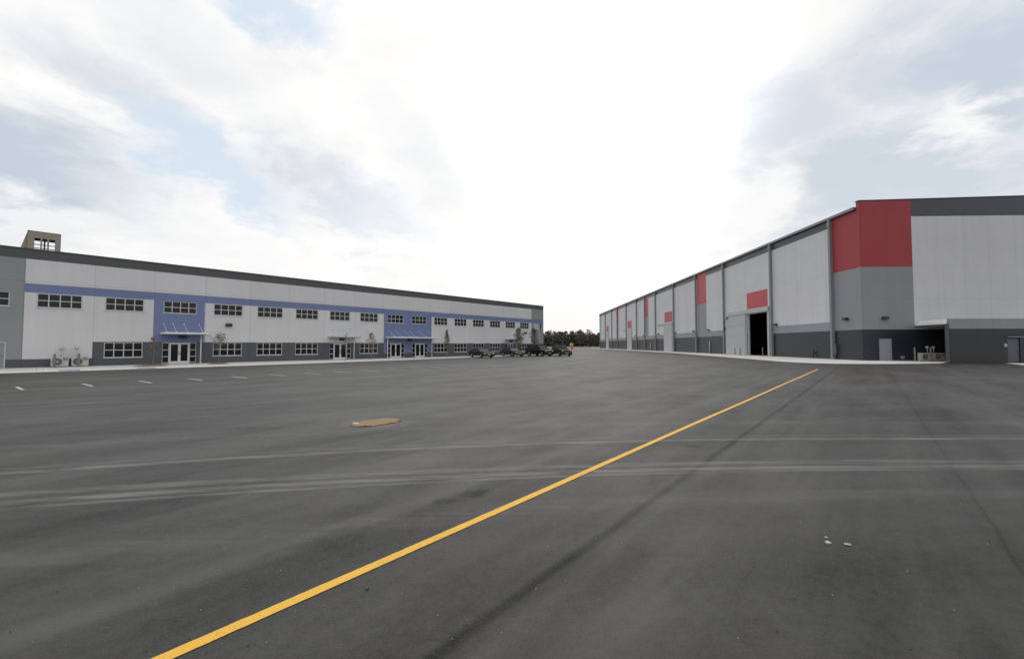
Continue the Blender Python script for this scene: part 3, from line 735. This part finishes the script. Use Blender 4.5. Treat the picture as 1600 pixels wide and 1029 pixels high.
# ------------------------------------------------------------------ planting beds and young trees
def bed(p, a, b_, rz, lb):
    bm = bmesh.new(); c = bm.verts.new((0, 0, .12)); rg = []
    for j, f in enumerate((.5, 1.)):
        rg.append([bm.verts.new((a*f*math.cos(t)*(1+random.uniform(-.06, .06)), b_*f*math.sin(t)*(1+random.uniform(-.06, .06)), (.09+random.uniform(-.02, .03)) if f < 1 else .0)) for t in [2*math.pi*k/28 for k in range(28)]])
    for k in range(28):
        bm.faces.new((c, rg[0][k], rg[0][(k+1) % 28])); bm.faces.new((rg[0][k], rg[1][k], rg[1][(k+1) % 28], rg[0][(k+1) % 28]))
    tag(link('planting_bed', bm, M_mulch, None, p, (0, 0, rz), True), lb, 'planting bed', 'mulch beds by the first entrance')
bed(Lp(8.0, 3.6, .036), 1.15, 1.3, LA, 'brown mulch bed left of the single blue entrance bay')
bed(Lp(12.7, 3.2, .036), .85, 1.1, LA, 'brown mulch bed right of the single blue entrance bay')
def young_tree(p, h, rad, base, lb, mat, nb=26, leaves=900, shape='cone', lsz=.05, seed=1, grp='young trees along the office wall'):
    rnd = random.Random(seed)
    t = tag(empty('young_tree', p, rnd.uniform(0, 6)), lb, 'tree', grp)
    tb = bmesh.new(); lf = bmesh.new(); tips = []
    pts = [Vector((0, 0, 0))]
    for k in range(1, 9): pts.append(Vector((rnd.uniform(-.03, .03)*k*.4, rnd.uniform(-.03, .03)*k*.4, h*.97*k/8)))
    r0 = .012*h+.012
    for k in range(8): tube(tb, pts[k], pts[k+1], r0*(1-k/8.6), r0*(1-(k+1)/8.6), 7, caps=False)
    def at(z):
        f = z/(h*.97)*8; i = min(7, int(f)); return pts[i].lerp(pts[i+1], f-i)
    for k in range(nb):
        f = k/nb; z = base+(h*.97-base)*f**.9
        if shape == 'cone': L = rad*(1-f)**.7*(.45+.55*min(1, f*6+.3))
        elif shape == 'vase': L = rad*(.35+.75*math.sin(math.pi*min(1, .25+f*.75)))
        else: L = rad*math.sin(math.pi*(.15+.8*f))
        L *= rnd.uniform(.7, 1.2); a = k*2.4+rnd.uniform(-.4, .4)
        up = rnd.uniform(.5, 1.1) if shape != 'cone' else rnd.uniform(.35, .8)
        s0 = at(min(z, h*.96)); d = Vector((math.cos(a), math.sin(a), up)).normalized()
        mid_ = s0+d*L*.5+Vector((0, 0, -.02)); end = mid_+(d+Vector((0, 0, .35))).normalized()*L*.5
        tube(tb, s0, mid_, .014, .009, 5, caps=False); tube(tb, mid_, end, .009, .004, 5, caps=False)
        tips += [(mid_, L*.35), (end, L*.25), (s0.lerp(mid_, .7), L*.25)]
        for q in range(3):
            st = s0.lerp(end, rnd.uniform(.35, .9)); e2 = st+Vector((rnd.uniform(-1, 1), rnd.uniform(-1, 1), rnd.uniform(.2, 1))).normalized()*L*.35
            tube(tb, st, e2, .006, .003, 4, caps=False); tips.append((e2, L*.2))
    for k in range(leaves):
        c, r = rnd.choice(tips); r = max(r, .07)
        q = c+Vector((rnd.gauss(0, 1), rnd.gauss(0, 1), rnd.gauss(0, 1)))*r*.6
        if q.z < base*.8: continue
        a = Vector((rnd.gauss(0, 1), rnd.gauss(0, 1), rnd.gauss(0, 1))).normalized(); b_ = a.orthogonal().normalized(); s = lsz*rnd.uniform(.6, 1.5)
        quad(lf, [q-a*s, q-b_*s*.5, q+a*s, q+b_*s*.5])
    link('trunk', tb, M_bark, t); link('crown', lf, mat, t)
G = .036
young_tree(Lp(8.2, 2.8, G), 2.35, .55, .55, 'thin brownish young tree left of the single blue entrance', M_leafg, 22, 300, 'oval', .045, 11)
young_tree(Lp(12.8, 2.7, G), 2.45, 1.05, 1.15, 'small vase-shaped young tree right of the single blue entrance', M_leafg, 20, 420, 'vase', .045, 12)
young_tree(Lp(24.9, 2.8, G), 3.2, .5, 1.0, 'nearly bare thin sapling in front of the plain grey-canopied entrance', M_leafb, 18, 130, 'vase', .04, 13)
young_tree(Lp(27.9, 3.0, G), 3.2, 1.15, 1.0, 'sparse pyramidal young tree just left of the double blue entrance', M_leafb, 26, 620, 'cone', .05, 14)
young_tree(Lp(39.3, 3.0, G), 3.95, .62, 1.1, 'slim grey-leaved young tree just right of the double blue entrance', M_leafb, 30, 900, 'cone', .06, 15)
young_tree(Lp(53.8, 3.5, G), 4.55, .95, .6, 'dense narrow young tree beside the parked dark vehicles', M_leafc, 44, 2300, 'oval', .07, 16)
young_tree(Lp(57.75, 3.5, G), 4.6, .95, .5, 'dense narrow young tree nearest the far corner of the office', M_leafc, 44, 1900, 'oval', .07, 17)

# ------------------------------------------------------------------ vehicles (heading +X in their own frame)
def arch(cx_, r, z0, n=9, s=0):
    return [(cx_-r*math.cos(math.pi*k/n), z0+r*math.sin(math.pi*k/n)) for k in range(n+1)]
def vehicle(name, kind, loc, hd, mat, label, cat, L=4.5, Wd=1.78, H=1.42, wr=.32):
    t = tag(empty(name, loc, hd), label, cat, 'vehicles parked nose out by the office')
    g0 = .2; hw = Wd/2; bl = L/2
    fx, rx = bl-.85, -bl+.88
    belt = {'sedan': .88, 'suv': 1.05, 'pickup': 1.08}[kind]; hood = {'sedan': .80, 'suv': 1.02, 'pickup': 1.06}[kind]
    ar = wr+.06
    bot = arch(rx, ar, wr-.05)+arch(fx, ar, wr-.05)
    bot = [(x, max(z, g0)) for x, z in bot]
    prof = [(-bl+.1, g0)]+bot+[(bl-.08, g0), (bl, .42), (bl-.04, hood-.18), (bl-.22, hood-.05)]
    if kind == 'sedan': prof += [(bl-1.25, belt), (-bl+.75, belt+.04), (-bl+.08, belt-.02), (-bl, .5)]
    elif kind == 'suv': prof += [(bl-1.2, belt), (-bl+.04, belt), (-bl, .5)]
    else: prof += [(bl-1.35, belt), (-bl+.02, belt), (-bl, .5)]
    bm = bmesh.new(); prism(bm, prof, -hw, hw)
    bmesh.ops.recalc_face_normals(bm, faces=bm.faces)
    es = [e for e in bm.edges if abs(e.verts[0].co.y-e.verts[1].co.y) < 1e-5 and min(e.verts[0].co.z, e.verts[1].co.z) > .38 and abs(e.verts[0].co.x-e.verts[1].co.x) > -1 and not (min(abs(e.verts[0].co.x-rx), abs(e.verts[0].co.x-fx)) < ar+.01 and max(e.verts[0].co.z, e.verts[1].co.z) < wr+ar)]
    bmesh.ops.bevel(bm, geom=es, offset=.09, segments=3, affect='EDGES', profile=.6)
    body = link('body', bm, mat, t)
    # greenhouse
    if kind == 'sedan': gx = (bl-1.22, bl-2.05, -bl+1.15, -bl+.62)
    elif kind == 'suv': gx = (bl-1.15, bl-1.85, -bl+.45, -bl+.10)
    else: gx = (bl-1.35, bl-2.05, bl-3.45, bl-3.60)
    zt = H-.05; yi = hw-.07; yt = hw-.27
    bm = bmesh.new()
    lo = [(gx[0], -yi), (gx[0], yi), (gx[3], yi), (gx[3], -yi)]; hi = [(gx[1], -yt), (gx[1], yt), (gx[2], yt), (gx[2], -yt)]
    A = [bm.verts.new((x, y, belt-.02)) for x, y in lo]; B = [bm.verts.new((x, y, zt)) for x, y in hi]
    for k in range(4): bm.faces.new((A[k], A[(k+1) % 4], B[(k+1) % 4], B[k]))
    bm.faces.new(B); bm.faces.new(A[::-1]); bmesh.ops.recalc_face_normals(bm, faces=bm.faces)
    link('windows', bm, M_carg, t)
    bm = bmesh.new(); box(bm, gx[2]-.05, gx[1]+.06, -yt-.03, yt+.03, zt-.02, H, bev=.03)
    for y in (-1, 1):
        for (xb, xt) in ((gx[0], gx[1]), ((gx[0]+gx[3])/2-.1, (gx[1]+gx[2])/2), (gx[3], gx[2])):
            tube(bm, (xb, y*(yi+.0), belt-.02), (xt, y*(yt+.0), zt), .045, .035, 5)
    link('roof', bm, mat, t)
    if kind == 'pickup':
        bm = bmesh.new(); x0, x1 = -bl+.1, gx[3]-.06
        box(bm, x0, x1, -hw+.12, hw-.12, belt+.002, belt+.012); link('bed_cover', bm, M_dkm, t)
    for x in (fx, rx):
        for y in (-1, 1):
            bm = bmesh.new(); tube(bm, (0, -.1, 0), (0, .1, 0), wr, wr, 20); bmesh.ops.bevel(bm, geom=[e for e in bm.edges if abs(e.verts[0].co.y-e.verts[1].co.y) < 1e-5], offset=.025, segments=2, affect='EDGES')
            wl = link('wheel', bm, M_tyre, t, (x, y*(hw-.11), wr))
            bm = bmesh.new(); tube(bm, (0, y*.101, 0), (0, y*.112, 0), wr*.64, wr*.6, 16)
            link('rim', bm, M_rim, wl)
    for y in (-1, 1):
        bm = bmesh.new(); box(bm, bl-.16, bl+.005, y*(hw-.12)-.20*(y > 0)-.0, y*(hw-.12)+.20*(y < 0), hood-.30, hood-.16, bev=.03); link('headlight', bm, M_lens, t)
        bm = bmesh.new(); box(bm, -bl-.01, -bl+.1, y*(hw-.17)-.12, y*(hw-.17)+.12, belt-.32, belt-.14, bev=.02); link('tail_light', bm, M_redl, t)
        bm = bmesh.new(); box(bm, gx[0]-.25, gx[0]-.10, y*(hw+.08)-.08, y*(hw+.08)+.08, belt+.0, belt+.14, bev=.03); link('mirror', bm, mat, t)
    bm = bmesh.new(); box(bm, bl-.03, bl+.012, -.5, .5, .48, hood-.26, bev=.01); link('grille', bm, M_dkm, t)
    bm = bmesh.new(); box(bm, bl-.02, bl+.03, -.26, .26, .40, .50); link('bumper_strip', bm, M_lens, t)
    return t
hd = lambda deg: R(-90+deg)         # degrees from facing the camera, turned towards +X
vehicle('sedan', 'sedan', Lp(42.8, 6.2), hd(33), paint('black car paint', (.012, .013, .015)), 'black sedan, leftmost of the vehicles parked by the office', 'car', 4.4, 1.74, 1.36)
vehicle('sedan', 'sedan', Lp(50.1, 5.4), hd(33), paint('charcoal car paint', (.02, .021, .025)), 'charcoal sedan parked second from left, beside a narrow young tree', 'car', 4.4, 1.74, 1.36)
vehicle('suv', 'suv', Lp(54.3, 7.4), hd(38), paint('gloss black paint', (.009, .009, .011)), 'tall black sport utility vehicle between sedan and pickup', 'car', 4.7, 1.86, 1.76, .38)
vehicle('pickup_truck', 'pickup', Lp(56.8, 9.5), hd(20), paint('dark green paint', (.016, .019, .014)), 'dark pickup truck, rightmost of the vehicles parked by the office', 'truck', 5.0, 1.85, 1.8, .40)

# ------------------------------------------------------------------ portable toilet
pt = tag(empty('portable_toilet', (25.1, 178, 0), R(8)), 'small orange portable toilet with white roof far across the lot', 'portable toilet')
bm = bmesh.new(); box(bm, -.6, .6, -.6, .6, .12, 2.0, bev=.04); box(bm, -.66, .66, -.66, .66, 0, .118); link('cabin', bm, [M_org], pt)
bm = bmesh.new(); box(bm, -.42, .42, -.635, -.603, .2, 1.9, bev=.01); dr = link('door', bm, M_org, pt)
bm = bmesh.new(); box(bm, .28, .36, -.67, -.637, 1.0, 1.2); link('latch', bm, M_white, dr)
bm = bmesh.new(); prism(bm, [(-.66, 2.0), (.66, 2.0), (.60, 2.22), (0, 2.42), (-.60, 2.22)], -.64, .64); link('roof', bm, M_white, pt)

# ------------------------------------------------------------------ storm drain and litter
dg = tag(empty('storm_drain', (-3.05, 9.6, .002), LA), 'storm drain inlet in the asphalt covered by orange-brown filter fabric', 'drain')
bm = bmesh.new()
for a in ((-.42, .42, -.3, -.25), (-.42, .42, .25, .3), (-.42, -.37, -.25, .25), (.37, .42, -.25, .25)): box(bm, *a, 0, .006)
for k in range(9): box(bm, -.36+.08*k-.015, -.36+.08*k+.015, -.25, .25, 0.001, .005)
link('grate', bm, M_iron, dg)
bm = bmesh.new(); N = 26; grid = {}
for i in range(N+1):
    for j in range(N+1):
        x, y = -.58+1.16*i/N, -.36+.72*j/N
        e = min(1-abs(x)/.58, 1-abs(y)/.36)
        grid[i, j] = bm.verts.new((x+random.uniform(-.012, .012), y+random.uniform(-.012, .012), .007+.016*min(1, e*3)*(.6+.4*math.sin(7*x+3*y))+random.uniform(0, .004)))
for i in range(N):
    for j in range(N):
        x, y = -.58+1.16*(i+.5)/N, -.36+.72*(j+.5)/N
        if (x/.58)**2+(y/.37)**2 < 1.02+.22*math.sin(i*1.1+.5)*math.cos(j*1.7): bm.faces.new((grid[i, j], grid[i+1, j], grid[i+1, j+1], grid[i, j+1]))
link('filter_fabric', bm, M_rust, dg, smooth=True)
tg = bmesh.new(); box(tg, -.06, .06, -.05, .05, 0, .022, bev=.009)
tag(link('rag', tg, M_lit, None, (-3.44, 9.36, .012), (0.1, .1, .4)), 'small off-white rag on the left end of the storm drain fabric', 'rag')
def scrap(p, s, lb, mat=M_lit, h=.3, cat='litter', nm='paper_scrap', grp='scraps of litter on the near asphalt', seed=0):
    rnd = random.Random(seed); bm = bmesh.new()
    bmesh.ops.create_icosphere(bm, subdivisions=2, radius=s)
    for v_ in bm.verts: v_.co *= rnd.uniform(.6, 1.25); v_.co.z = max(v_.co.z*h, -s*.2)
    tag(link(nm, bm, mat, None, (p[0], p[1], s*.2+.002)), lb, cat, grp)
scrap((2.79, 3.80), .024, 'larger pale paper scrap of the three at lower right', h=.45, seed=1)
scrap((2.85, 3.90), .014, 'smallest pale paper scrap, topmost of the three at lower right', h=.6, seed=2)
scrap((2.94, 3.765), .026, 'flat faded paper scrap, rightmost of the three at lower right', h=.2, mat=simple('faded paper', (.35, .35, .34), .9), seed=3)
scrap((-1.04, 3.10), .013, 'black dried leaf below the yellow line at bottom centre', h=.5, mat=M_dkm, cat='leaf', nm='dried_leaf', grp=None, seed=4)
# loose grit
bm = bmesh.new(); rnd = random.Random(3)
for k in range(420):
    d = 2.6+rnd.random()**1.6*16; a = rnd.uniform(-.95, .95); x, y = d*math.sin(a)*1.2, d*math.cos(a)
    s = rnd.uniform(.002, .0055); m_ = Matrix.Translation((x, y, s*.6)) @ Matrix.Rotation(rnd.uniform(0, 6), 4, 'Z') @ Matrix.Diagonal((s*rnd.uniform(.8, 1.7), s, s*.8, 1))
    r_ = bmesh.ops.create_icosphere(bm, subdivisions=1, radius=1, matrix=m_)
    mi = 0 if rnd.random() < .45 else 1
    for v_ in r_['verts']:
        for f in v_.link_faces: f.material_index = mi
o = link('gravel', bm, [simple('pale grit', (.35, .34, .33), .9), simple('dark grit', (.05, .05, .05), .9)]); o['kind'] = 'stuff'; tag(o, 'loose grit scattered over the near asphalt', 'gravel')

# ------------------------------------------------------------------ far wood beyond the lot
rnd = random.Random(5); bm = bmesh.new()
for k in range(170):
    x = -70+rnd.random()*300; y = 395+rnd.random()*45; h = rnd.uniform(12, 16.5); r = rnd.uniform(3.5, 6); zb = rnd.uniform(0, .2)*h
    tube(bm, (x, y, -.05), (x, y, h*.85), .3, .1, 5, 1, caps=False)
    for j in range(230):
        t_ = rnd.random(); a = rnd.uniform(0, 6.28); rr = r*math.sqrt(rnd.random())*(math.sin(math.pi*(.12+.83*t_))**.7)
        q = Vector((x+rr*math.cos(a), y+rr*math.sin(a)*.8, zb+(h-zb)*t_))
        u = Vector((rnd.gauss(0, 1), rnd.gauss(0, 1), rnd.gauss(0, 1))).normalized(); v_ = u.orthogonal().normalized(); s = rnd.uniform(.4, 1.0)
        quad(bm, [q-u*s, q-v_*s*.8, q+u*s, q+v_*s*.8])
for k in range(26000):
    x = -70+rnd.random()*300; y = 400+rnd.random()*40; z = rnd.random()**.8*11.5; s = rnd.uniform(.4, 1.1)
    u = Vector((rnd.gauss(0, 1), rnd.gauss(0, 1), rnd.gauss(0, 1))).normalized(); v_ = u.orthogonal().normalized(); q = Vector((x, y, z))
    quad(bm, [q-u*s, q-v_*s*.8, q+u*s, q+v_*s*.8])
o = link('woodland', bm, [M_wood, M_bark]); o['kind'] = 'stuff'; tag(o, 'dark distant line of woodland between the two buildings', 'woodland')
